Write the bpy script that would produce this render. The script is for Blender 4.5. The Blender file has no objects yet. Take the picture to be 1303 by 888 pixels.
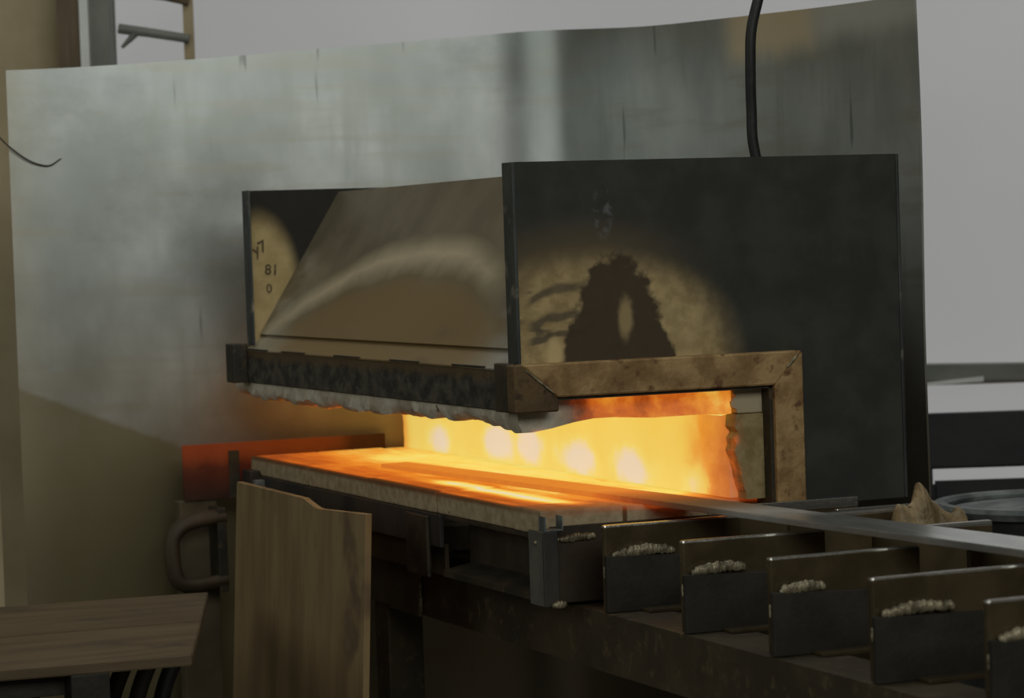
import bpy, bmesh, math, random
from mathutils import Vector, Matrix, noise
random.seed(7)
SC = bpy.context.scene
COL = SC.collection

# ------------------------------------------------------------------ camera
YAW, PITCH, ROLL = 0.395708, -0.038473, 0.033984
CAM = Vector((-1.2786, -3.0376, 0.3407))
fw = Vector((math.sin(YAW)*math.cos(PITCH), math.cos(YAW)*math.cos(PITCH), math.sin(PITCH)))
rg = Vector((math.cos(YAW), -math.sin(YAW), 0)); up = rg.cross(fw)
r2 = math.cos(ROLL)*rg - math.sin(ROLL)*up; u2 = r2.cross(fw)
cd = bpy.data.cameras.new('camera'); cam = bpy.data.objects.new('camera', cd); COL.objects.link(cam)
cd.sensor_width = 36; cd.lens = 3500/1303*36; cd.clip_start = .05
cd.dof.use_dof = True; cd.dof.focus_distance = 3.45; cd.dof.aperture_fstop = 9
cam.matrix_world = Matrix(((r2.x, u2.x, -fw.x, CAM.x), (r2.y, u2.y, -fw.y, CAM.y), (r2.z, u2.z, -fw.z, CAM.z), (0, 0, 0, 1)))
SC.camera = cam
SC.view_settings.view_transform = 'Standard'; SC.view_settings.look = 'None'
SC.view_settings.gamma = 1; SC.view_settings.use_curve_mapping = False
SC.view_settings.exposure = 0.0
# ------------------------------------------------------------------ world and daylight
wd = bpy.data.worlds.new('world'); SC.world = wd; wd.use_nodes = True
wd.node_tree.nodes['Background'].inputs[0].default_value = (.50, .46, .36, 1)
wd.node_tree.nodes['Background'].inputs[1].default_value = .065
FH = Vector((math.sin(YAW), math.cos(YAW), 0)); RH = Vector((math.cos(YAW), -math.sin(YAW), 0))
def cf(lat, depth, z): return Vector((CAM.x, CAM.y, 0)) + FH*depth + RH*lat + Vector((0, 0, z))
def area(name, loc, target, sx, sy, e, colr):
    l = bpy.data.lights.new(name, 'AREA'); l.shape = 'RECTANGLE'; l.size = sx; l.size_y = sy; l.energy = e; l.color = colr
    o = bpy.data.objects.new(name, l); COL.objects.link(o); o.location = loc
    o.rotation_euler = (Vector(target)-Vector(loc)).to_track_quat('-Z', 'Y').to_euler(); return o
area('shop_window_light', cf(1.25, -1.6, 2.5), (.1, .8, .4), 4.6, 1.9, 92, (.96, 1.0, .94))
area('skylight', (.1, .2, 2.9), (.1, .7, .3), 2.0, 1.0, 20, (.95, 1, .98))
area('side_fill_light', (-3.2, .3, 1.3), (.4, .7, .3), 2.2, 1.6, 13, (.93, 1, .95))  # unseen fill light added at the left to lift the sheet's right part
def point(name, loc, e, colr, rad):
    l = bpy.data.lights.new(name, 'POINT'); l.energy = e; l.color = colr; l.shadow_soft_size = rad
    o = bpy.data.objects.new(name, l); COL.objects.link(o); o.location = loc
for yy in (.2, .45, .7): point('flame_light', (.19, yy, .075), .022, (1, .34, .06), .03)

# ------------------------------------------------------------------ shader helpers
class V:
    def __init__(s, t, k): s.t = t; s.k = k
    def op(s, o, f, r=False):
        n = s.t.nodes.new('ShaderNodeMath'); n.operation = f
        a, b = (o, s) if r else (s, o)
        for i, q in enumerate((a, b)):
            if isinstance(q, V): s.t.links.new(q.k, n.inputs[i])
            elif q is not None: n.inputs[i].default_value = q
        return V(s.t, n.outputs[0])
    def __add__(s, o): return s.op(o, 'ADD')
    def __radd__(s, o): return s.op(o, 'ADD')
    def __sub__(s, o): return s.op(o, 'SUBTRACT')
    def __rsub__(s, o): return s.op(o, 'SUBTRACT', True)
    def __mul__(s, o): return s.op(o, 'MULTIPLY')
    def __rmul__(s, o): return s.op(o, 'MULTIPLY')
    def __truediv__(s, o): return s.op(o, 'DIVIDE')
    def max(s, o): return s.op(o, 'MAXIMUM')
    def min(s, o): return s.op(o, 'MINIMUM')
    def abs(s): return s.op(None, 'ABSOLUTE')
    def sqrt(s): return s.op(None, 'SQRT')
    def map(s, a, b, c=0., d=1., smooth=True):
        n = s.t.nodes.new('ShaderNodeMapRange'); n.interpolation_type = 'SMOOTHSTEP' if smooth else 'LINEAR'
        s.t.links.new(s.k, n.inputs[0])
        for i, q in enumerate((a, b, c, d)): n.inputs[i+1].default_value = q
        return V(s.t, n.outputs[0])
class M:
    """a Principled material plus shorthand for its node tree"""
    def __init__(s, name, rough=.6, metal=0., spec=.4):
        s.m = bpy.data.materials.new(name); s.m.use_nodes = True; s.t = s.m.node_tree
        s.b = s.t.nodes['Principled BSDF']
        s.b.inputs['Roughness'].default_value = rough; s.b.inputs['Metallic'].default_value = metal
        s.b.inputs['Specular IOR Level'].default_value = spec
        s.P = None; s.nrm = None
    def pos(s):
        if not s.P:
            g = s.t.nodes.new('ShaderNodeNewGeometry'); x = s.t.nodes.new('ShaderNodeSeparateXYZ')
            s.t.links.new(g.outputs['Position'], x.inputs[0]); s.g = g
            s.P = [V(s.t, x.outputs[i]) for i in range(3)]
        return s.P
    def vec(s, sc=(1, 1, 1)):
        s.pos(); n = s.t.nodes.new('ShaderNodeVectorMath'); n.operation = 'MULTIPLY'
        s.t.links.new(s.g.outputs['Position'], n.inputs[0]); n.inputs[1].default_value = sc; return n.outputs[0]
    def noise(s, scale, detail=4, sc=(1, 1, 1), rough=.55):
        n = s.t.nodes.new('ShaderNodeTexNoise'); n.inputs['Scale'].default_value = scale
        n.inputs['Detail'].default_value = detail; n.inputs['Roughness'].default_value = rough
        s.t.links.new(s.vec(sc), n.inputs['Vector']); return V(s.t, n.outputs[0])
    def mix(s, f, a, b):
        n = s.t.nodes.new('ShaderNodeMix'); n.data_type = 'RGBA'; n.clamp_factor = True
        if isinstance(f, V): s.t.links.new(f.k, n.inputs[0])
        else: n.inputs[0].default_value = f
        for q, i in ((a, 6), (b, 7)):
            if isinstance(q, tuple): n.inputs[i].default_value = (*q, 1)
            else: s.t.links.new(q, n.inputs[i])
        return n.outputs[2]
    def base(s, k): s.t.links.new(k, s.b.inputs['Base Color'])
    def inp(s, name, v): s.t.links.new(v.k, s.b.inputs[name])
    def bump(s, v, st=.3, d=.004):
        n = s.t.nodes.new('ShaderNodeBump'); n.inputs['Strength'].default_value = st; n.inputs['Distance'].default_value = d
        s.t.links.new(v.k, n.inputs['Height'])
        s.t.links.new(n.outputs[0], s.b.inputs['Normal'])
    def glow(s, T, strength=1.0):
        n = s.t.nodes.new('ShaderNodeValToRGB'); e = n.color_ramp.elements
        st = [(0, (0, 0, 0)), (.18, (.03, .003, .0003)), (.34, (.22, .03, .003)), (.48, (.52, .105, .008)), (.62, (.71, .25, .022)),
              (.76, (.75, .57, .10)), (.88, (.74, .66, .17)), (1, (.66, .64, .54))]
        e[0].position = 0; e[0].color = (0, 0, 0, 1); e[1].position = 1; e[1].color = (*st[-1][1], 1)
        for p, c in st[1:-1]: q = e.new(p); q.color = (*c, 1)
        s.t.links.new(T.k, n.inputs[0]); s.t.links.new(n.outputs[0], s.b.inputs['Emission Color'])
        s.b.inputs['Emission Strength'].default_value = strength
def mottled(name, a, b, scale=14, rough=.6, metal=0., bump=.15, sc=(1, 1, 1), lo=.35, hi=.65, spec=.4, c=None, cs=60):
    m = M(name, rough, metal, spec); n = m.noise(scale, 6, sc)
    k = m.mix(n.map(lo, hi), a, b)
    if c: k = m.mix(m.noise(cs, 3).map(.55, .72), k, c)
    m.base(k); m.bump(m.noise(scale*6, 3, sc), bump); return m.m

dark_steel = mottled('dark_scaled_steel', (.030, .026, .019), (.060, .047, .030), 18, .5, .25, c=(.085, .06, .035))
def slat_mat():
    m = M('slat_steel', .24, .45, .6); z = m.pos()[2]; n = m.noise(20, 6); worn = (z + .004*(n-.5)).map(-.0032, -.0012)
    k = m.mix(n.map(.35, .65), (.085, .062, .033), (.125, .092, .05))
    m.base(m.mix(worn*.85, k, (.6, .59, .56))); m.inp('Metallic', worn.map(0., 1., .45, .9)); m.bump(m.noise(120, 3), .12); return m.m
slat_steel = slat_mat()
slat_dark = mottled('black_mill_scale', (.018, .016, .012), (.03, .025, .018), 24, .6, .1)
rail_steel = mottled('rail_steel', (.05, .04, .025), (.085, .064, .037), 9, .55, .2, c=(.12, .085, .045))
blue_steel = mottled('bluish_heat_steel', (.035, .037, .04), (.075, .062, .048), 12, .5, .4, sc=(1, 1, .4))
rusty = mottled('rusty_angle_iron', (.24, .135, .052), (.44, .285, .125), 26, .75, .0, .4, c=(.12, .05, .02), cs=45)
weld_metal = mottled('weld_bead_metal', (.12, .098, .06), (.34, .29, .19), 90, .45, .4)
ply = mottled('weathered_plywood', (.20, .13, .06), (.28, .19, .09), 7, .75, 0, .1, sc=(3, 3, .5), c=(.13, .085, .045), cs=9)
plank = mottled('bench_plank', (.095, .064, .032), (.135, .095, .05), 9, .75, 0, .1, sc=(.5, 3, 3), c=(.065, .044, .024), cs=7)
black_rubber = mottled('black_rubber', (.012, .012, .012), (.022, .022, .021), 20, .55)
cream = mottled('tan_plaster', (.34, .27, .16), (.42, .34, .21), 5, .9, 0, .1)
post_wood = mottled('brown_wood', (.10, .07, .04), (.16, .115, .07), 12, .8, 0, .1, sc=(3, 3, .3))
pale_paint = mottled('pale_paint', (.62, .62, .58), (.7, .7, .66), 10, .5)
grey_paint = mottled('grey_green_paint', (.15, .155, .13), (.2, .2, .17), 10, .6)
concrete = mottled('concrete', (.13, .11, .075), (.19, .16, .11), 4, .9)
black_machine = mottled('black_machine_paint', (.012, .013, .014), (.022, .022, .022), 8, .6)
grey_metal = mottled('worn_grey_metal', (.10, .115, .115), (.28, .30, .29), 16, .5, .3)

def shield_mat():
    m = M('bare_sheet_steel', .45, .86, .5); x, y, z = m.pos()
    big = m.noise(4, 5, (1, 1, .6)); streak = m.noise(7, 5, (3, 3, .35)); horiz = m.noise(5, 4, (.6, .6, 6)); fine = m.noise(40, 3)
    k = m.mix(big.map(.3, .7), (.36, .38, .36), (.66, .675, .65))
    dirt = m.noise(2.2, 6, (1, 1, 1.6), .7); k = m.mix(dirt.map(.5, .68)*.5, k, (.26, .265, .24))
    k = m.mix((z + .02*(horiz-.5)).map(.56, .63)*.3, k, (.3, .33, .33))
    k = m.mix(streak.map(.52, .7)*.5, k, (.35, .36, .33))
    k = m.mix(horiz.map(.5, .68)*.4, k, (.40, .37, .3))
    # painted shade: brown deepening downward, olive below a slanting line
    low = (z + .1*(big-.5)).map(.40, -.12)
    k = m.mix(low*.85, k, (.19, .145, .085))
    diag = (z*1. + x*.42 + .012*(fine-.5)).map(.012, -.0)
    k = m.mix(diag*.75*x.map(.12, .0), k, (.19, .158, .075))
    left = (x + .04*(big-.5)).map(-.22, -.315)
    k = m.mix(left*.4, k, (.36, .30, .2))
    scr = (m.noise(13, 2, (2.2, 2.2, .28)).map(.69, .73))
    k = m.mix(scr*.6, k, (.14, .14, .13))
    # pale reflection painted near the upper edge of the right hand part
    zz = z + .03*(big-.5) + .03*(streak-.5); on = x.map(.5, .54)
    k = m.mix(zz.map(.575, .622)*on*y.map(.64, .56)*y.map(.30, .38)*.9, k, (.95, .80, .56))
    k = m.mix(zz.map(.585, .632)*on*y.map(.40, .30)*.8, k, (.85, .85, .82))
    m.base(k); m.inp('Roughness', big.map(.3, .7, .35, .42, False)); m.bump(big, .05, .02); return m.m
def plate_mat():
    m = M('burnt_front_plate', .55, .0, .25); x, y, z = m.pos()
    n1 = m.noise(16, 6); n2 = m.noise(55, 5); n3 = m.noise(11, 4, (.7, 1, 2.2))
    def ell(cx, cz, rx, rz, px=x, pz=z):
        a = (px-cx)/rx; b = (pz-cz)/rz; return (a*a+b*b).sqrt()
    e1 = ell(.1, .205, .2, .125) + .12*(n1-.5)
    tan = e1.map(1.08, .70)
    k = m.mix(n1.map(.35, .7), (.036, .037, .032), (.055, .054, .045))
    brown = e1.map(1.42, .95)*x.map(.3, .1)
    k = m.mix(brown*.6, k, (.17, .12, .06))
    tc = m.mix(n2.map(.35, .68), (.36, .255, .115), (.56, .41, .20))
    k = m.mix(tan*.92, k, tc)
    hal = (1.-((e1-.62)*3.6).abs()).max(0.)*x.map(.06, .1)
    k = m.mix(hal*.35, k, (.5, .38, .2))
    str_ = (n3 + .35*(n2-.5)).map(.44, .60)*x.map(.085, .05)*z.map(.205, .235)*z.map(.31, .28)
    k = m.mix(str_*.85, k, (.08, .06, .036))
    for z0_, sl, w_ in ((.268, .30, .010), (.240, .22, .009), (.222, .15, .006)):
        st_ = (1.-((z - (x-.02)*sl - z0_ + .03*(n3-.5) + .02*(n1-.5))/w_).abs() + .8*(n2-.5)).map(.1, .7)*x.map(.10, .07)*x.map(.008, .022)
        k = m.mix(st_*.75, k, (.075, .062, .045))
    ca = (x-.131)/.070; core = (ca*ca*.85 + (z-.2)/.125 + .55*(n1-.5) + .55*(n2-.5) + .35*(n3-.5)).map(1.06, .88)
    k = m.mix(core*.97, k, (.066, .045, .027))
    ov = (ell(.143, .246, .0115, .029) + .9*(n2-.5) + .5*(n1-.5)).map(1.2, .45)
    k = m.mix(ov*.85, k, (.42, .31, .15))
    bl = (ell(.047, .203, .013, .024) + .9*(n2-.5)).map(1.2, .5)
    k = m.mix(bl*.9, k, (.66, .5, .25))
    dr = (ell(.116, .375, .018, .045) + 1.6*(n2-.5) + .5*(n1-.5)).map(.95, .55)
    k = m.mix(dr*.55*n2.map(.45, .6), k, (.2, .21, .21))
    m.base(k); m.bump(n2, .2, .002); return m.m
def hood_mat():
    m = M('heat_tinted_hood_steel', .5, .25, .35); x, y, z = m.pos()
    n1 = m.noise(9, 5); n2 = m.noise(40, 4); n3 = m.noise(8, 4, (3, .6, .6))
    zt = z + .03*(n1-.5)
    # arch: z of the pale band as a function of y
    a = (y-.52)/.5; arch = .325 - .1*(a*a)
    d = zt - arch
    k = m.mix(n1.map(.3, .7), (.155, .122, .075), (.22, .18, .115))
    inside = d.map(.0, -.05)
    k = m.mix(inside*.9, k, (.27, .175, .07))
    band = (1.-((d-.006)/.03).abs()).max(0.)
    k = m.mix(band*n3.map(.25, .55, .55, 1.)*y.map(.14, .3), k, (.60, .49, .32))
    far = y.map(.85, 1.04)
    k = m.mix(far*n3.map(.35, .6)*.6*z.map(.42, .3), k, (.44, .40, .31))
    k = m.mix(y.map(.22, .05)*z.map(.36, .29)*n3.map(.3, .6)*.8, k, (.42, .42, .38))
    k = m.mix(n3.map(.58, .75)*.5, k, (.1, .085, .06))
    m.base(k); m.bump(n2, .06, .003); return m.m
def rear_mat():
    m = M('burnt_rear_plate', .75, 0, .2); x, y, z = m.pos(); n = m.noise(30, 4); n1 = m.noise(10, 4)
    a = (x-.02)/.06; b = (z-.27)/.118
    e = (a*a+b*b).sqrt() + .1*(n1-.5)
    k = m.mix(n, (.022, .02, .017), (.04, .035, .027))
    k = m.mix(e.map(1.25, .82), k, m.mix(n.map(.35, .65), (.42, .31, .14), (.52, .39, .19)))
    m.base(k); return m.m
def beam_mat():
    m = M('scaled_side_beam', .7, .1, .3); x, y, z = m.pos(); n = m.noise(30, 6, (1, 1, 1.6)); n2 = m.noise(70, 3)
    k = m.mix(n.map(.35, .65), (.032, .031, .027), (.10, .088, .066))
    up_ = (z + .02*(n-.5)).map(.168, .182)
    k = m.mix(up_*.85, k, (.125, .08, .038))
    k = m.mix(n2.map(.64, .74)*.6, k, (.20, .18, .14))
    m.base(k); m.bump(n, .6, .006); return m.m
def hearth_mat():
    m = M('hot_firebrick', .9, 0, .1); x, y, z = m.pos(); n1 = m.noise(9, 4); n2 = m.noise(60, 4); n3 = m.noise(14, 3, (3.2, .6, 1))
    k = m.mix(n2.map(.3, .7), (.33, .25, .145), (.48, .385, .25)); k = m.mix(n2.map(.66, .75), k, (.16, .09, .045)); k = m.mix(z.map(.004, .010)*y.map(.02, .2, .35, .9), k, (.2, .09, .035)); m.base(k)
    T = x.map(.034, .046, 0., .44) + x.map(.06, .12, 0., .12) + x.map(.11, .2, 0., .24) + (n1-.5)*.32 + (n3-.5)*.3
    near = y.map(.03, .2, .42, 1.); farf = y.map(1.21, .95, .84, 1.)
    zz = z.map(.000, .0105)
    T = T*near*farf*zz
    strip = (1.-((x-.108+.03*y)/.028).abs()).max(0.)*y.map(.05, .14)*y.map(.62, .45)
    T = T + strip*.5*zz
    m.glow(T*x.map(.36, .355)); m.bump(n2, .4, .003); return m.m
def wall_mat():
    m = M('white_hot_refractory', .9, 0, .1); x, y, z = m.pos(); n1 = m.noise(10, 4); n2 = m.noise(32, 4)
    m.base(m.mix(n1, (.4, .3, .2), (.5, .4, .28)))
    T = y.map(.015, .19, .46, .79) + (n1-.5)*.14 + (n2-.5)*y.map(.03, .2, .3, .03)
    T = T*y.map(1.2, 1.14, .72, 1.) + z.map(.135, .05, -.05, .03)*y.map(.02, .3)
    for q, zc, r in ((.13, .03, .045), (.315, .036, .085), (.50, .043, .08), (.66, .05, .06), (.80, .048, .075), (1.04, .042, .06)):
        a = (y-q)/(r*1.25); b = (z-zc+.006)/.042
        T = T + (1.-(a*a+b*b).sqrt() + (n1-.5)*1.3).max(0.).map(0., .8)*.2
    m.glow(T*x.map(.345, .32), .74); return m.m
def blanket_mat():
    m = M('ceramic_fibre_blanket', .95, 0, .1); x, y, z = m.pos(); n1 = m.noise(16, 4); n2 = m.noise(50, 5)
    k = m.mix(n1.map(.35, .65), (.50, .43, .32), (.78, .71, .58)); k = m.mix(n2.map(.6, .72), k, (.2, .15, .1)); k = m.mix(x.map(.04, .09)*.9, k, (.2, .09, .04)); m.base(k)
    T = x.map(.035, .12, 0., .50) + x.map(.2, .27, 0., .08) + z.map(.121, .109, 0., .40)*y.map(1.05, .8, 0., 1.)*x.map(.004, .02) + (n1-.5)*.3 + (n2-.5)*.42 + y.map(.02, .05, 0., .2)*x.map(.05, .15)
    m.glow(T*x.map(.0, .02, .0, 1.)); m.bump(n2, .6, .006); return m.m
def liner_mat():
    m = M('tan_liner_brick', .9, 0, .1); x, y, z = m.pos(); n1 = m.noise(28, 4); n2 = m.noise(75, 4)
    k = m.mix(n2.map(.3, .7), (.26, .19, .085), (.38, .29, .15)); k = m.mix(z.map(.119, .122), k, (.46, .38, .25)); m.base(k)
    T = (x + .05*(n1-.5) + .02*(n2-.5) + z*.19).map(.322, .286, 0., .52)
    m.glow(T); m.bump(n2, .4, .003); return m.m
def bar_mat():
    m = M('hot_steel_bar', .28, .9, .5); x, y, z = m.pos(); n = m.noise(22, 5, (2, .5, 1)); n2 = m.noise(60, 3)
    k = m.mix(n.map(.35, .65), (.6, .6, .59), (.8, .8, .78)); k = m.mix(y.map(-.3, -.08), k, (.13, .095, .05)); m.base(k)
    m.inp('Metallic', y.map(-.3, -.08, .95, .0)); m.inp('Roughness', y.map(-.3, -.08, .28, .8))
    T = (y + .04*(n-.5)).map(-.15, .16, 0., .52, False) + (n2-.5)*.06*y.map(-.1, .1)
    m.glow(T); return m.m
def firelit_plate_mat():
    m = M('firelit_scaled_plate', .7, .0, .3); x, y, z = m.pos(); n = m.noise(22, 4)  # emission stands in for firelight falling on the plate
    m.base(m.mix(n.map(.35, .65), (.02, .012, .008), (.035, .02, .012)))
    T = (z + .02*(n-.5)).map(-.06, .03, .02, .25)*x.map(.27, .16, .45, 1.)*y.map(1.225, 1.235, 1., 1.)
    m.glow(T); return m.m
SHIELD, PLATE, HOOD, REAR, BEAM, HEARTH, WALL, BLANKET, LINER, BAR, REDP = (f() for f in (shield_mat, plate_mat, hood_mat, rear_mat, beam_mat, hearth_mat, wall_mat, blanket_mat, liner_mat, bar_mat, firelit_plate_mat))

# ------------------------------------------------------------------ object helpers
def finish(o, parent): 
    COL.objects.link(o)
    if parent:
        o.parent = parent; bpy.context.view_layer.update() if False else None
        o.matrix_parent_inverse = Matrix.Translation(parent.location).inverted()
    return o
def mesh(name, bm, m, parent=None, smooth=False):
    me = bpy.data.meshes.new(name); bmesh.ops.recalc_face_normals(bm, faces=bm.faces); bm.to_mesh(me); bm.free()
    if smooth:
        for p in me.polygons: p.use_smooth = True
        me.set_sharp_from_angle(angle=math.radians(45))
    me.materials.append(m); return finish(bpy.data.objects.new(name, me), parent)
def empty(name, loc, label, cat, group=None):
    o = bpy.data.objects.new(name, None); o.location = loc; o.empty_display_size = .05; COL.objects.link(o); tag(o, label, cat, group); return o
def tag(o, label, cat, group=None):
    o['label'] = label; o['category'] = cat
    if group: o['group'] = group
    return o
def struct(o): o['kind'] = 'structure'; return o
def abox(bm, a, b, bev=0., rot=None, org=None):
    """axis box between corners a and b"""
    a = Vector(a); b = Vector(b); c = (a+b)/2; s = b-a
    g = bmesh.ops.create_cube(bm, size=1)['verts']
    for v in g: v.co = Vector((v.co.x*s.x, v.co.y*s.y, v.co.z*s.z)) + c
    if rot is not None: bmesh.ops.rotate(bm, cent=org or c, matrix=rot, verts=g)
    if bev:
        ed = list({e for v in g for e in v.link_edges})
        bmesh.ops.bevel(bm, geom=ed, offset=bev, segments=2, affect='EDGES', profile=.6)
def box(name, a, b, m, parent=None, bev=.0015, rot=None, org=None):
    bm = bmesh.new(); abox(bm, a, b, bev, rot, org); return mesh(name, bm, m, parent)
def hexa(name, pts, m, parent=None, bev=0.):
    """8 corners: 4 bottom ring, 4 top ring"""
    bm = bmesh.new(); v = [bm.verts.new(p) for p in pts]
    for f in ((0, 1, 2, 3), (4, 5, 6, 7), (0, 1, 5, 4), (1, 2, 6, 5), (2, 3, 7, 6), (3, 0, 4, 7)): bm.faces.new([v[i] for i in f])
    if bev: bmesh.ops.bevel(bm, geom=list(bm.edges), offset=bev, segments=2, affect='EDGES')
    return mesh(name, bm, m, parent)
def prism(name, poly, d, m, parent=None, bev=0.):
    """polygon (3D points) extruded by vector d"""
    bm = bmesh.new(); d = Vector(d); n = len(poly)
    a = [bm.verts.new(Vector(p)) for p in poly]; b = [bm.verts.new(Vector(p)+d) for p in poly]
    bm.faces.new(a); bm.faces.new(b)
    for i in range(n): bm.faces.new((a[i], a[(i+1) % n], b[(i+1) % n], b[i]))
    if bev: bmesh.ops.bevel(bm, geom=list(bm.edges), offset=bev, segments=1, affect='EDGES')
    return mesh(name, bm, m, parent)
def tubemesh(bm, pts, r, seg=12, flat=1.):
    pts = [Vector(p) for p in pts]; rings = []
    nrm = None
    for i, p in enumerate(pts):
        t = (pts[min(i+1, len(pts)-1)]-pts[max(i-1, 0)]).normalized()
        if nrm is None: nrm = t.orthogonal().normalized()
        nrm = (nrm - t*nrm.dot(t)).normalized(); bn = t.cross(nrm)
        rr = r[i] if isinstance(r, (list, tuple)) else r
        rings.append([bm.verts.new(p + nrm*rr*math.cos(2*math.pi*k/seg) + bn*rr*flat*math.sin(2*math.pi*k/seg)) for k in range(seg)])
    for a, b in zip(rings, rings[1:]):
        for k in range(seg): bm.faces.new((a[k], a[(k+1) % seg], b[(k+1) % seg], b[k]))
    bm.faces.new(rings[0]); bm.faces.new(rings[-1])
def smoothpts(ctrl, n=8):
    c = [Vector(p) for p in ctrl]; c = [2*c[0]-c[1]]+c+[2*c[-1]-c[-2]]; out = []
    for i in range(1, len(c)-2):
        for k in range(n):
            t = k/n; out.append(.5*((2*c[i]) + (c[i+1]-c[i-1])*t + (2*c[i-1]-5*c[i]+4*c[i+1]-c[i+2])*t*t + (3*c[i]-c[i-1]-3*c[i+1]+c[i+2])*t**3))
    return out+[c[-2]]
def tube(name, ctrl, r, m, parent=None, seg=12, n=8, flat=1.):
    bm = bmesh.new(); tubemesh(bm, smoothpts(ctrl, n), r, seg, flat); return mesh(name, bm, m, parent, True)
def bead(name, a, b, r, parent, hump=0., seed=0):
    """a weld bead: overlapping flattened ripples along a line"""
    rnd = random.Random(seed); bm = bmesh.new(); a = Vector(a); b = Vector(b); L = (b-a).length; n = max(6, int(L/(r*.36)))
    for i in range(n):
        t = i/(n-1); p = a.lerp(b, t); rr = r*(.8+.25*rnd.random())*(.45+.6*math.sin(math.pi*(.08+.84*t))**.6); p.z += hump*math.sin(math.pi*t) + rnd.uniform(-.15, .15)*r
        g = bmesh.ops.create_icosphere(bm, subdivisions=2, radius=rr)['verts']
        for v in g: v.co = Vector((v.co.x*.7, v.co.y*.7, v.co.z*1.0)) + p + Vector((0, 0, rnd.uniform(-.1, .1)*r)) + v.co.normalized()*noise.noise(v.co*150+p*40)*r*.12
    return mesh(name, bm, weld_metal, parent, True)

# ------------------------------------------------------------------ setting
FLOOR = -.82
bm = bmesh.new(); abox(bm, (-4, -5, FLOOR-.1), (5, 6, FLOOR)); struct(mesh('floor', bm, concrete))
def bgbox(name, lat0, lat1, d0, d1, z0, z1, m, parent=None, bev=0.):
    """box square to the far wall of the workshop (which is turned 22.7 degrees to the forge)"""
    p = [cf(l, d, z) for z in (z0, z1) for l, d in ((lat0, d0), (lat1, d0), (lat1, d1), (lat0, d1))]
    return hexa(name, p, m, parent, bev)
struct(bgbox('wall_left', -3.2, -.868, 5.48, 5.7, FLOOR, 2.6, cream))
wt = struct(bpy.data.objects.new('trim_1', None)); COL.objects.link(wt); wt.location = cf(-.82, 5.45, FLOOR)
bgbox('wood_jamb', -.868, -.826, 5.40, 5.6, FLOOR, 2.4, post_wood, wt)
bgbox('white_bead', -.824, -.807, 5.40, 5.5, FLOOR, 2.4, pale_paint, wt)
bgbox('grey_stile', -.807, -.77, 5.42, 5.5, FLOOR, 2.4, grey_paint, wt)
def window_glow():
    m = M('bright_frosted_glass', .3, 0, .3); x, y, z = m.pos(); n = m.noise(1.2, 2)
    m.base(m.mix(.5, (.06, .06, .06), (.06, .06, .06)))
    k = m.mix(n.map(.3, .7), (.275, .275, .272), (.315, .312, .305)); m.t.links.new(k, m.b.inputs['Emission Color'])
    m.b.inputs['Emission Strength'].default_value = .93; return m.m
FROST = window_glow()
w1 = struct(bpy.data.objects.new('window_1', None)); COL.objects.link(w1); w1.location = cf(.6, 5.5, -.45)
bgbox('pane', -.77, 2.2, 5.52, 5.54, .045, 1.9, FROST, w1)
bgbox('pane', -.77, 2.2, 5.52, 5.54, -.42, .025, FROST, w1)
hexa('window_rail', [cf(-.77, 5.44, .075), cf(2.2, 5.44, .012), cf(2.2, 5.52, .012), cf(-.77, 5.52, .075), cf(-.77, 5.44, .105), cf(2.2, 5.44, .042), cf(2.2, 5.52, .042), cf(-.77, 5.52, .105)], grey_paint, w1)
hexa('torn_tape', [cf(.80, 5.43, .030), cf(.93, 5.43, .036), cf(.93, 5.435, .036), cf(.80, 5.435, .030), cf(.80, 5.43, .036), cf(.93, 5.43, .046), cf(.93, 5.435, .046), cf(.80, 5.435, .036)], pale_paint, w1)
struct(bgbox('wall_back', -.77, 3.2, 5.48, 5.7, FLOOR, -.42, cream)); struct(bgbox('wall_back_top', -.868, 3.2, 5.48, 5.7, 1.9, 2.6, cream))
# curly wire on the left wall
# bracket hanging in front of the window
br = empty('hanging_bracket', cf(-.63, 5.3, .77), 'thin dark forked bracket on a pale hanging strip in front of the window', 'bracket')
D = 5.3/5.5
bgbox('hanger_strip', -.632*D, -.612*D, 5.295, 5.305, .30, 2.6, cream, br)
def cfl(l, z): return cf(l*D, 5.29, .34+(z-.34)*D)
bm = bmesh.new(); tubemesh(bm, [cfl(-.76, .793), cfl(-.70, .783), cfl(-.62, .768)], [.010, .0095, .009], 10); mesh('arm', bm, grey_paint, br)
bm = bmesh.new(); tubemesh(bm, [cfl(-.725, .786), cfl(-.737, .772), cfl(-.755, .755)], [.009, .006, .003], 8); mesh('prong', bm, grey_paint, br)
bm = bmesh.new(); tubemesh(bm, [cfl(-.70, .862), cfl(-.665, .856), cfl(-.618, .844)], .011, 10); mesh('upper_arm', bm, post_wood, br)

# ------------------------------------------------------------------ heat shield
path = smoothpts([(.612, .08), (.607, .45), (.60, .85), (.585, 1.06), (.53, 1.165), (.42, 1.225), (.2, 1.30), (-.05, 1.355), (-.297, 1.40)], 10)
path = [Vector((p[0], p[1], 0)) if len(p) == 2 else p for p in [Vector((q.x, q.y, 0)) for q in [Vector((a[0], a[1], 0)) for a in path]]]
def topz(t): return .648 + .042*max(0, math.sin(math.pi*t))**1.6
bm = bmesh.new(); rows = []
NZ = 24
for j, p in enumerate(path):
    t = (path[min(j+1, len(path)-1)]-path[max(j-1, 0)]).normalized(); nn = Vector((-t.y, t.x, 0))
    zt = topz(j/(len(path)-1)); col_ = []
    for i in range(NZ+1):
        z = FLOOR + (zt-FLOOR)*i/NZ
        wob = .004*noise.noise(Vector((p.x*3, p.y*3, z*3)))
        col_.append((p + nn*wob + Vector((0, 0, z)), nn))
    rows.append(col_)
fr = [[bm.verts.new(c - n*.0015) for c, n in r] for r in rows]; bk = [[bm.verts.new(c + n*.0015) for c, n in r] for r in rows]
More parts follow.
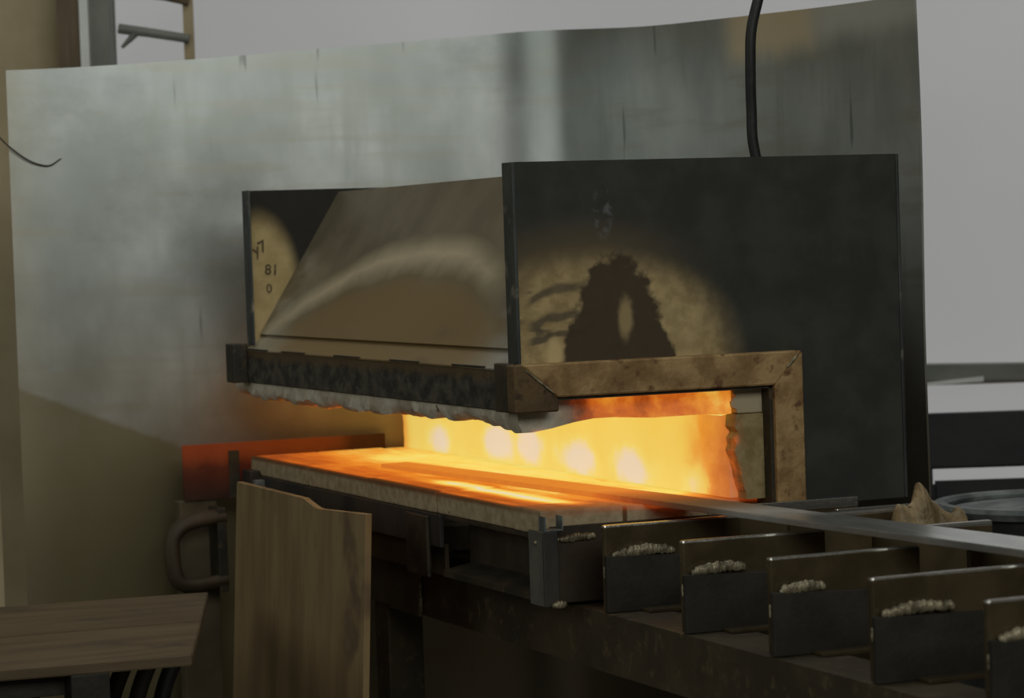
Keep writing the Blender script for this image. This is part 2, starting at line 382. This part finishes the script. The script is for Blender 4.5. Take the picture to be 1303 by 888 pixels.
for j in range(len(rows)-1):
    for i in range(NZ):
        bm.faces.new((fr[j][i], fr[j+1][i], fr[j+1][i+1], fr[j][i+1])); bm.faces.new((bk[j][i], bk[j][i+1], bk[j+1][i+1], bk[j+1][i]))
    bm.faces.new((fr[j][NZ], fr[j+1][NZ], bk[j+1][NZ], bk[j][NZ])); bm.faces.new((fr[j][0], bk[j][0], bk[j+1][0], fr[j+1][0]))
for j in (0, len(rows)-1):
    for i in range(NZ): bm.faces.new((fr[j][i], fr[j][i+1], bk[j][i+1], bk[j][i]))
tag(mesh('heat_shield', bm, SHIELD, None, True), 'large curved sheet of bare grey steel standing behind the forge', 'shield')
# left pale post and its wire
lp = tag(box('pale_post', (-.52, 1.44, FLOOR), (-.325, 1.5, .64), cream), 'pale tan board standing at the left edge behind the steel sheet', 'board')
tag(tube('thin_wire', [(-.318, 1.394, .545), (-.30, 1.389, .525), (-.275, 1.386, .505), (-.255, 1.385, .495), (-.235, 1.384, .492), (-.215, 1.384, .503)], .0014, dark_steel, None, 6), 'thin dark wire looped over the upper left corner of the steel sheet', 'wire')

# ------------------------------------------------------------------ forge
fg = empty('slot_forge', (.2, .6, -.1), 'glowing slot forge with dark burnt front plate and sloped steel hood', 'forge')
# front plate with a slot for the work
poly = [(-.001, .002, .15), (-.001, .002, .4375), (.529, .002, .4375), (.529, .002, .0), (.35, .002, .0), (.35, .002, .15)]
prism('front_plate', poly, (0, .005, 0), PLATE, fg)
flange_m = mottled('flange_steel', (.05, .055, .055), (.10, .105, .1), 14, .45, .4, sc=(1, 1, .5), c=(.22, .2, .16), cs=30)
box('plate_flange', (-.002, .0, .195), (.002, .032, .4375), flange_m, fg, .0008)
box('plate_flange', (.527, .0, .0), (.531, .03, .4375), flange_m, fg, .0008)
# rear plate
rp = prism('rear_plate', [(0, 1.082, .19), (0, 1.082, .436), (.37, 1.082, .436), (.37, 1.082, .15), (0, 1.082, .15)], (0, .006, 0), REAR, fg)
box('plate_flange', (-.003, 1.055, .195), (.0, 1.088, .436), flange_m, fg, .0006)
# hood
def slab(name, p, q, y0, y1, th, m):
    d = Vector((q[0]-p[0], 0, q[1]-p[1])).normalized(); n = Vector((d.z, 0, -d.x))*th
    P = [Vector((p[0], y0, p[1])), Vector((q[0], y0, q[1]))]
    return prism(name, [P[0], P[1], P[1]+n, P[0]+n], (0, y1-y0, 0), m, fg)
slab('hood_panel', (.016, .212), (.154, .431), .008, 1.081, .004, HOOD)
slab('hood_panel', (.154, .431), (.225, .431), .008, 1.081, .004, dark_steel)
slab('hood_panel', (.225, .431), (.37, .212), .008, 1.081, .004, dark_steel)
# marks on the rear plate
soot = mottled('dark_marker', (.09, .065, .035), (.17, .125, .065), 50, .9)
def mark(txt, x, z, h, tilt):
    c = bpy.data.curves.new('hand_mark', 'FONT'); c.body = txt; c.size = h; c.extrude = .0004; c.offset = h*.012; c.resolution_u = 3
    o = bpy.data.objects.new('tmp', c); COL.objects.link(o)
    dg = bpy.context.evaluated_depsgraph_get(); me = bpy.data.meshes.new_from_object(o.evaluated_get(dg)); COL.objects.unlink(o); bpy.data.objects.remove(o)
    R = Matrix.Translation((x, 1.0815, z)) @ Matrix.Rotation(math.radians(90), 4, 'X') @ Matrix.Rotation(math.radians(tilt), 4, 'Z')
    me.transform(R); me.materials.clear(); me.materials.append(soot)
    k = bpy.data.objects.new('hand_mark', me); COL.objects.link(k); k.parent = rp
    k.matrix_parent_inverse = Matrix.Translation(fg.location).inverted()
    k.matrix_parent_inverse = (Matrix.Translation(fg.location) @ rp.matrix_parent_inverse).inverted() if False else Matrix.Identity(4)
    k['label'] = 'hand drawn dark mark reading %s' % txt
mark('y7', .013, .334, .025, 24); mark('81', .027, .305, .023, -4); mark('0', .029, .276, .02, 0)
# frame below the hood: side beam with ledge
prism('side_beam', [(-.004, .008, .137), (.004, .008, .137), (.004, .008, .180), (.03, .008, .206), (.03, .008, .212), (-.004, .008, .186)], (0, 1.112, 0), BEAM, fg, .0012)
prism('side_ledge', [(-.005, 0.03, .1865), (.026, 0.03, .2125), (.026, 0.03, .2145), (-.005, 0.03, .1885)], (0, 1.06, 0), HOOD, fg, 0)
for yy in (.10, .33, .56, .80, .98): 
    bm = bmesh.new(); abox(bm, (-.0063, yy, .1875), (-.003, yy+.11, .1905), .001); mesh('stitch_weld', bm, dark_steel, fg)
box('beam_end', (-.028, 1.085, .137), (-.004, 1.125, .198), dark_steel, fg, .002)
# picture frame of angle iron round the slot
def miter(name, poly, m): return prism(name, [(x, -.02, z) for x, z in poly], (0, .026, 0), m, fg, .002)
miter('frame_member', [(-.006, .195), (.374, .195), (.334, .154), (.040, .154)], rusty)
miter('frame_member', [(.374, .1945), (.374, .002), (.334, .002), (.334, .1545)], rusty)
miter('frame_member', [(-.016, .195), (-.006, .195), (.041, .152), (.041, .137), (-.016, .137)], mottled('brown_corner', (.085, .05, .022), (.14, .085, .035), 30, .75, 0, .3, c=(.05, .03, .015)))
prism('frame_lip', [(.040, -.012, .150), (.334, -.012, .150), (.334, -.012, .1545), (.040, -.012, .1545)], (0, .04, 0), dark_steel, fg)
prism('frame_lip', [(.329, -.012, .004), (.3345, -.012, .004), (.3345, -.012, .1545), (.329, -.012, .1545)], (0, .04, 0), dark_steel, fg)
box('corner_block', (-.016, .006, .137), (-.004, .045, .196), dark_steel, fg, .002)
bead('weld_bead', (.352, -.021, .176), (.366, -.021, .19), .0022, fg)
bead('weld_bead', (-.002, -.021, .188), (.034, -.021, .16), .0015, fg)
# fibre blanket under the hood: profile swept along y
prof = [(.0, .142), (.0, .132), (.001, .122), (.008, .1145), (.02, .1125), (.045, .115), (.07, .120), (.10, .1205), (.13, .1215), (.18, .1225), (.24, .121), (.288, .119), (.288, .165), (.02, .165)]
bm = bmesh.new(); rings = []; NY = 150
for j in range(NY+1):
    y = .012 + (1.165-.012)*j/NY; ring = []
    for i, (x, z) in enumerate(prof):
        p = Vector((x, y, z)); 
        if 0 < i < 12:
            a = .0055*noise.noise(Vector((x*18, y*14, z*30+3))) + .0028*noise.noise(Vector((x*60, y*45, z*60)))
            step = -.003*math.floor(3*noise.noise(Vector((.3, y*5, 9))))*.6
            p.z += a*1.1 + (step if 2 <= i <= 7 else 0); p.x += a*.7
            p.z -= .004*max(0, 1-abs(y-.06)/.12) if 3 <= i <= 6 else 0
            if j in (0, NY): p.z += .003*noise.noise(Vector((x*90, 1, 2)))
        ring.append(bm.verts.new(p))
    rings.append(ring)
for a, b in zip(rings, rings[1:]):
    for i in range(len(prof)): k = (i+1) % len(prof); bm.faces.new((a[i], a[k], b[k], b[i]))
bm.faces.new(rings[0]); bm.faces.new(rings[-1])
mesh('fibre_blanket', bm, BLANKET, fg, True)
box('shell_side', (.362, .03, -.02), (.367, 1.2, .2), dark_steel, fg, 0)
box('roof_slab', (.03, .012, .1655), (.36, 1.16, .20), rusty, fg, 0)
# chamber wall, liner bricks
bm = bmesh.new()
g = [[bm.verts.new((.292 + .002*noise.noise(Vector((0, j*.4, i*.6))) - .004*max(0, (j/60-.9))*10, .03+1.155*j/60, .0125+.136*i/10)) for i in range(11)] for j in range(61)]
h = [[bm.verts.new((.36, .03+1.155*j/60, .0125+.136*i/10)) for i in (0, 10)] for j in (0, 60)]
for j in range(60):
    for i in range(10): bm.faces.new((g[j][i], g[j+1][i], g[j+1][i+1], g[j][i+1]))
bm.faces.new([g[0][i] for i in range(11)]+[h[0][1], h[0][0]]); bm.faces.new([g[60][i] for i in range(11)]+[h[1][1], h[1][0]])
bm.faces.new((h[0][0], h[0][1], h[1][1], h[1][0]))
mesh('chamber_wall', bm, WALL, fg)
def rough_block(name, x0, x1, y0, y1, z0, z1, m):
    bm = bmesh.new(); n = 14; ra = []; rb = []
    for i in range(n+1):
        z = z0+(z1-z0)*i/n; dx = .010*noise.noise(Vector((x0*50, 3, z*70))) + .005*noise.noise(Vector((1, 9, z*230))) - (z-.07)*.10
        ra.append((x0+dx, z))
    poly = [(x, y0, z) for x, z in ra] + [(x1, y0, z1), (x1, y0, z0)]
    bm.free(); return prism(name, poly, (0, y1-y0, 0), m, fg)
rough_block('liner_brick', .294, .332, .006, .032, .012, .1185, LINER)
rough_block('liner_brick', .296, .332, .008, .032, .1195, .149, LINER)
# hearth bricks
def brick(x0, x1, y0, y1, z1, seed):
    rnd = random.Random(seed); bm = bmesh.new(); g_ = .0018
    abox(bm, (x0+g_, y0+g_, -.016), (x1-g_, y1-g_, z1+rnd.uniform(-.0012, .0012)), .0025)
    rot = Matrix.Rotation(rnd.uniform(-.006, .006), 3, 'Z'); bmesh.ops.rotate(bm, cent=((x0+x1)/2, (y0+y1)/2, 0), matrix=rot, verts=bm.verts)
    bmesh.ops.translate(bm, vec=(rnd.uniform(-.002, .002), 0, 0), verts=bm.verts)
    mesh('brick', bm, HEARTH, fg)
js = [.03, .12, .385, .653, .922, 1.215]
for i in range(5): brick(.032, .147, js[i], js[i+1], .0125, i)
js2 = [.03, .25, .52, .79, 1.06, 1.215]
for i in range(5): brick(.147, .262, js2[i], js2[i+1], .0115, 20+i)
for i in range(5): brick(.262, .36, js[i], js[i+1], .011, 40+i)
# steel tray that carries the bricks
box('hearth_plate', (.034, .04, -.0225), (.36, 1.21, -.0165), dark_steel, fg, .001)
box('tray_side', (.028, .36, -.06), (.034, 1.21, -.0165), blue_steel, fg, .001)
box('lower_skirt', (.05, .40, -.104), (.056, 1.21, -.060), mottled('brown_skirt', (.06, .042, .022), (.10, .07, .038), 9, .6, .1), fg, .001)
box('stiffener', (.022, .395, -.103), (.028, .475, -.02), dark_steel, fg, .002)
box('recess_panel', (.07, .05, -.100), (.076, .36, -.0225), mottled('recess_steel', (.035, .026, .016), (.06, .042, .026), 14, .6, .1), fg, .001)
prism('recess_sill', [(.025, .045, -.088), (.07, .045, -.080), (.07, .045, -.086), (.025, .045, -.096)], (0, .30, 0), dark_steel, fg)
box('corner_post', (.0225, .0, -.100), (.042, .004, -.009), blue_steel, fg, .001)
box('corner_post', (.0225, .0042, -.100), (.0265, .046, -.009), mottled('grey_post', (.10, .10, .09), (.16, .155, .13), 20, .5, .3), fg, .001)
for a_, b_ in (((.026, .001, -.009), (.0275, .02, .0095)), ((.026, .001, -.0085), (.05, .02, -.0068)), ((.0485, .001, -.009), (.050, .02, .0095))): box('tube_end', a_, b_, grey_metal, fg, .0004)
box('sill_face', (.044, .024, -.100), (.40, .030, -.006), mottled('sill_steel', (.03, .02, .012), (.05, .034, .02), 12, .6, .1), fg, .001)
bead('weld_bead', (.022, .022, -.024), (.052, .022, -.022), .004, fg, 0, 2); bead('weld_bead', (.056, .022, -.022), (.10, .022, -.02), .005, fg, .001, 3)
bead('weld_bead', (.03, -.008, -.097), (.045, -.008, -.097), .005, fg, 0, 4)
box('tray_corner', (.016, 1.16, -.075), (.032, 1.205, -.008), blue_steel, fg, .002)
box('tray_corner', (.012, 1.12, -.075), (.028, 1.135, -.02), grey_metal, fg, .002)

# ------------------------------------------------------------------ work support stand
st = empty('forge_stand', (.25, .2, FLOOR), 'dark welded steel stand with upright work support plates before the forge', 'stand')
for xx, s in ((.075, 1), (.46, -1)):
    prism('rail', [(xx, 0, -.105), (xx, 0, -.176), (xx+.006*s, 0, -.176), (xx+.006*s, 0, -.111), (xx+.075*s, 0, -.111), (xx+.075*s, 0, -.105)], (0, 0, 0) if False else (0, 2.75, 0), rail_steel, st).location.y = -1.55
for yy in (1.12, .735, -1.38):
    box('cross_member', (.085, yy, -.176), (.45, yy+.045, -.115), rail_steel, st, .002)
for x0, y0 in ((.082, .725), (.082, -1.38), (.40, -1.38)):
    box('leg', (x0, y0, FLOOR), (x0+.055, y0+.055, -.15), rail_steel, st, .003)
box('splice_plate', (.069, .56, -.178), (.075, .68, -.095), rail_steel, st, .001)
bead('weld_bead', (.072, .558, -.17), (.072, .556, -.112), .0035, st, 0, 11)
fy = [-.055, -.266, -.474, -.686, -.895, -1.10]
for k, y in enumerate(fy):
    s = box('support_plate', (.078, y, -.104), (.262, y+.009, 0), slat_steel, st, .0032)
    prism('lower_plate', [(.0765, y-.009, -.1045), (.2, y-.009, -.1045), (.262, y-.009, -.1045), (.262, y-.009, -.044), (.0765, y-.009, -.036-.002*(k % 2))], (0, .0085, 0), slat_dark, st, .001)
    bead('weld_bead', (.088, y-.006, -.036), (.166-.014*(k % 3), y-.006, -.034), .0066, s, .003, 30+k)
    bead('weld_bead', (.076, y-.002, -.062), (.076, y-.002, -.05), .0019, s, 0, 60+k)
    box('foot_bracket', (.12, y-.035, -.1045), (.24, y-.011, -.1005), slat_steel, st, .001)
for k in range(6):
    y = -.129-.2*k
    box('support_plate', (.29, y, -.104), (.447, y+.009, .003), slat_steel, st, .0032)
box('sill_plate', (.255, -.028, -.06), (.442, -.022, .009), slat_steel, st, .0012)
box('sill_plate', (.385, -.075, -.105), (.52, -.069, .0), slat_steel, st, .0012)

# ------------------------------------------------------------------ hot bar
bd = Vector((-.115, 1, .008)).normalized(); bx = Vector((1, .115, 0)).normalized(); bz = bx.cross(bd)
def barpt(y, a, c):
    t = (y+1.6)/2.35; w = .098 + (.044-.098)*t; h = .009 + (.006-.009)*t
    return Vector((.244, -.6, .0073)) + bd*((y+.6)/bd.y) + bx*a*w + bz*c*h
tag(hexa('steel_bar', [barpt(y, a, c) for c in (0, 1) for y, a in ((-1.6, 0), (-1.6, 1), (.75, 1), (.75, 0))], BAR, None, .001), 'long flat steel bar with its far end red hot inside the forge', 'bar')

# ------------------------------------------------------------------ heat guard behind the hearth
hg = empty('rear_guard', (-.05, 1.25, FLOOR), 'steel plate painted with dull red firelight, on a post beyond the hearth with curved handle', 'guard')
box('guard_plate', (-.075, 1.225, -.055), (.27, 1.231, .0345), REDP, hg, .001)
box('guard_rib', (.0, 1.222, -.055), (.018, 1.225, .022), dark_steel, hg, .001)
box('post', (-.082, 1.232, FLOOR), (-.02, 1.262, -.056), mottled('tan_post', (.075, .058, .032), (.12, .092, .052), 10, .8), hg, .002)
tube('handle', [(-.02, 1.19, -.078), (-.065, 1.19, -.083), (-.092, 1.19, -.092), (-.108, 1.19, -.112), (-.108, 1.19, -.15), (-.100, 1.19, -.178), (-.075, 1.19, -.187), (-.02, 1.19, -.183)], .0135, mottled('handle_steel', (.05, .036, .02), (.08, .055, .03), 20, .6, .2), hg, 14, 8, .8)
box('handle_mount', (-.035, 1.18, -.2), (-.02, 1.245, -.065), dark_steel, hg, .002)

# ------------------------------------------------------------------ plywood sheet
bm = bmesh.new(); x0 = -.075
topc = [(.935, -.004), (.62, -.006), (.575, -.014), (.555, -.016), (.36, -.008)]
def lean(y, z): return Vector((x0-(.0-z)*.05, y, z))
fr = []
for y, z in [(.955, FLOOR+.004)]+topc+[(.365, FLOOR+.004)]: fr.append(lean(y, z))
prism('plywood_sheet', fr, (.009, 0, 0), ply, None, .0008)
tag(bpy.data.objects['plywood_sheet'], 'weathered plywood sheet standing upright against the left side of the stand', 'plywood')

# ------------------------------------------------------------------ bench at lower left
bn = empty('bench', (-.5, .5, FLOOR), 'low wooden bench with a worn plank top left of the forge', 'bench')
def benchtop(name, q, z, th, m, par):
    return hexa(name, [(x, y, z-th) for x, y in q]+[(x, y, z) for x, y in q], m, par, .0015)
benchtop('top_plank', [(-.362, .205), (-.262, .505), (-1.2, .54), (-1.2, .27)], -.150, .012, plank, bn)
benchtop('top_plank', [(-.261, .510), (-.164, .805), (-1.2, .90), (-1.2, .545)], -.150, .012, plank, bn)
box('apron', (-1.2, .25, -.19), (-.46, .27, -.162), slat_dark, bn, .001)
box('leg', (-.51, .215, FLOOR), (-.462, .255, -.162), slat_dark, bn, .002); box('leg', (-.51, .70, FLOOR), (-.47, .74, -.162), slat_dark, bn, .002)
box('leg', (-1.2, .25, FLOOR), (-1.15, .29, -.162), slat_dark, bn, .002); box('leg', (-1.2, .72, FLOOR), (-1.15, .76, -.162), slat_dark, bn, .002)
ub = empty('wooden_crate', (-.7, .5, FLOOR), 'dark open wooden crate stored under the bench', 'crate')
box('front_board', (-1.0, .36, FLOOR), (-.515, .372, -.185), slat_steel, ub, .002); box('side_board', (-.527, .372, FLOOR), (-.515, .68, -.19), slat_dark, ub, .002)
box('side_board', (-1.0, .372, FLOOR), (-.988, .68, -.19), slat_dark, ub, .002); box('back_board', (-1.0, .68, FLOOR), (-.515, .692, -.19), slat_dark, ub, .002); box('base_board', (-.988, .372, FLOOR), (-.527, .68, FLOOR+.012), slat_dark, ub, .001)
hm = mottled('dusty_hose', (.03, .028, .024), (.05, .046, .04), 20, .6)
for i, (dx, mm, lab) in enumerate(((0, black_rubber, 'black hose looping down under the bench end, leftmost of the bundle'), (.035, hm, 'dusty grey hose in the middle of the bundle under the bench end'), (.07, black_rubber, 'black hose under the bench end, nearest to the plywood sheet'))):
    tag(tube('hose', [(-.335+dx, .58, -.180), (-.345+dx, .58, -.20), (-.37+dx, .58, -.26), (-.385+dx, .58, -.36), (-.38+dx, .58, -.55), (-.37+dx, .60, -.72), (-.39+dx, .69, FLOOR+.016), (-.40+dx, .95, FLOOR+.016)], .0115, mm, None, 12), lab, 'hose', 'hoses under the bench')

# ------------------------------------------------------------------ hanging cable, cloth, background things
tag(tube('hanging_cable', [(.40, .04, .22), (.385, .045, .33), (.356, .055, .44), (.352, .055, .50), (.350, .05, .56), (.353, .05, .60), (.366, .05, .645), (.40, .06, .74), (.46, .1, .95), (.5, .2, 2.6)], .0068, black_rubber, None, 14), 'black cable hanging down behind the front plate of the forge', 'cable')
# crumpled cloth: a lumpy mound with folds
bm = bmesh.new(); prof_ = [(.414, -.05), (.418, .004), (.428, .010), (.438, .012), (.445, .020), (.450, .034), (.456, .032), (.464, .018), (.474, .008), (.486, .001), (.496, -.002), (.503, .002), (.509, .000), (.513, -.010), (.516, -.05)]
pr = smoothpts([(x, 0, z) for x, z in prof_], 5); rings = []
for q in pr:
    ring = []; q.x -= .005
    for k in range(13):
        a = math.pi*k/12; hh = q.z+.1035
        yy = -.168 - .027*math.cos(a)*(1-.25*math.sin(a)); zz = -.1035 + hh*math.sin(a)**.55
        p = Vector((q.x, yy, zz)); nz = noise.noise(p*48)*.007 + noise.noise(p*115)*.004
        if 0 < k < 12: p += Vector((nz*.5, nz, nz*.7))
        ring.append(bm.verts.new(p))
    rings.append(ring)
for a, b in zip(rings, rings[1:]):
    for k in range(13): bm.faces.new((a[k], a[(k+1) % 13], b[(k+1) % 13], b[k]))
bm.faces.new(rings[0]); bm.faces.new(rings[-1])
tag(mesh('work_cloth', bm, mottled('tan_leather', (.17, .115, .055), (.32, .23, .12), 34, .45, 0, .5), None, True), 'crumpled tan cloth lying on the right rail beyond the support plates', 'cloth')
mf = empty('machine_frame', cf(.85, 4.8, FLOOR), 'dark machine frame with a long slot, standing right behind the forge', 'machine')
bgbox('top_beam', .66, 1.7, 4.78, 4.82, -.078, .018, black_machine, mf, .004); bgbox('upright', .66, .726, 4.78, 4.82, FLOOR, -.07, black_machine, mf, .004)
bgbox('upright', 1.62, 1.7, 4.78, 4.82, FLOOR, -.07, black_machine, mf, .004); bgbox('lower_panel', .726, 1.62, 4.785, 4.81, -.5, -.1, black_machine, mf, .006)
bgbox('machine_foot', .66, 1.7, 4.75, 5.03, FLOOR, FLOOR+.04, black_machine, mf, .004)
# quench drum
dr = empty('steel_drum', cf(.81, 4.2, FLOOR), 'round dark drum with a worn grey rim behind the right support plates', 'drum')
def lathe(name, prof_, c, m, par, seg=40):
    bm = bmesh.new(); rr = [[bm.verts.new((c.x+r*math.cos(2*math.pi*k/seg), c.y+r*math.sin(2*math.pi*k/seg), z)) for k in range(seg)] for r, z in prof_]
    for a, b in zip(rr, rr[1:]):
        for k in range(seg): bm.faces.new((a[k], a[(k+1) % seg], b[(k+1) % seg], b[k]))
    return mesh(name, bm, m, par, True)
cc = cf(.815, 4.2, 0)
lathe('shell', [(.01, FLOOR), (.165, FLOOR), (.165, -.4), (.169, -.395), (.165, -.39), (.165, -.092), (.158, -.092), (.158, -.78), (.01, -.78)], cc, black_machine, dr)
lathe('rim', [(.163, -.092), (.172, -.096), (.177, -.086), (.174, -.079), (.160, -.079), (.155, -.084), (.157, -.09), (.163, -.092)], cc, grey_metal, dr)
lathe('ash_fill', [(.001, -.080), (.06, -.082), (.12, -.087), (.1575, -.091), (.1575, -.12), (.001, -.12)], cc, grey_metal, dr)
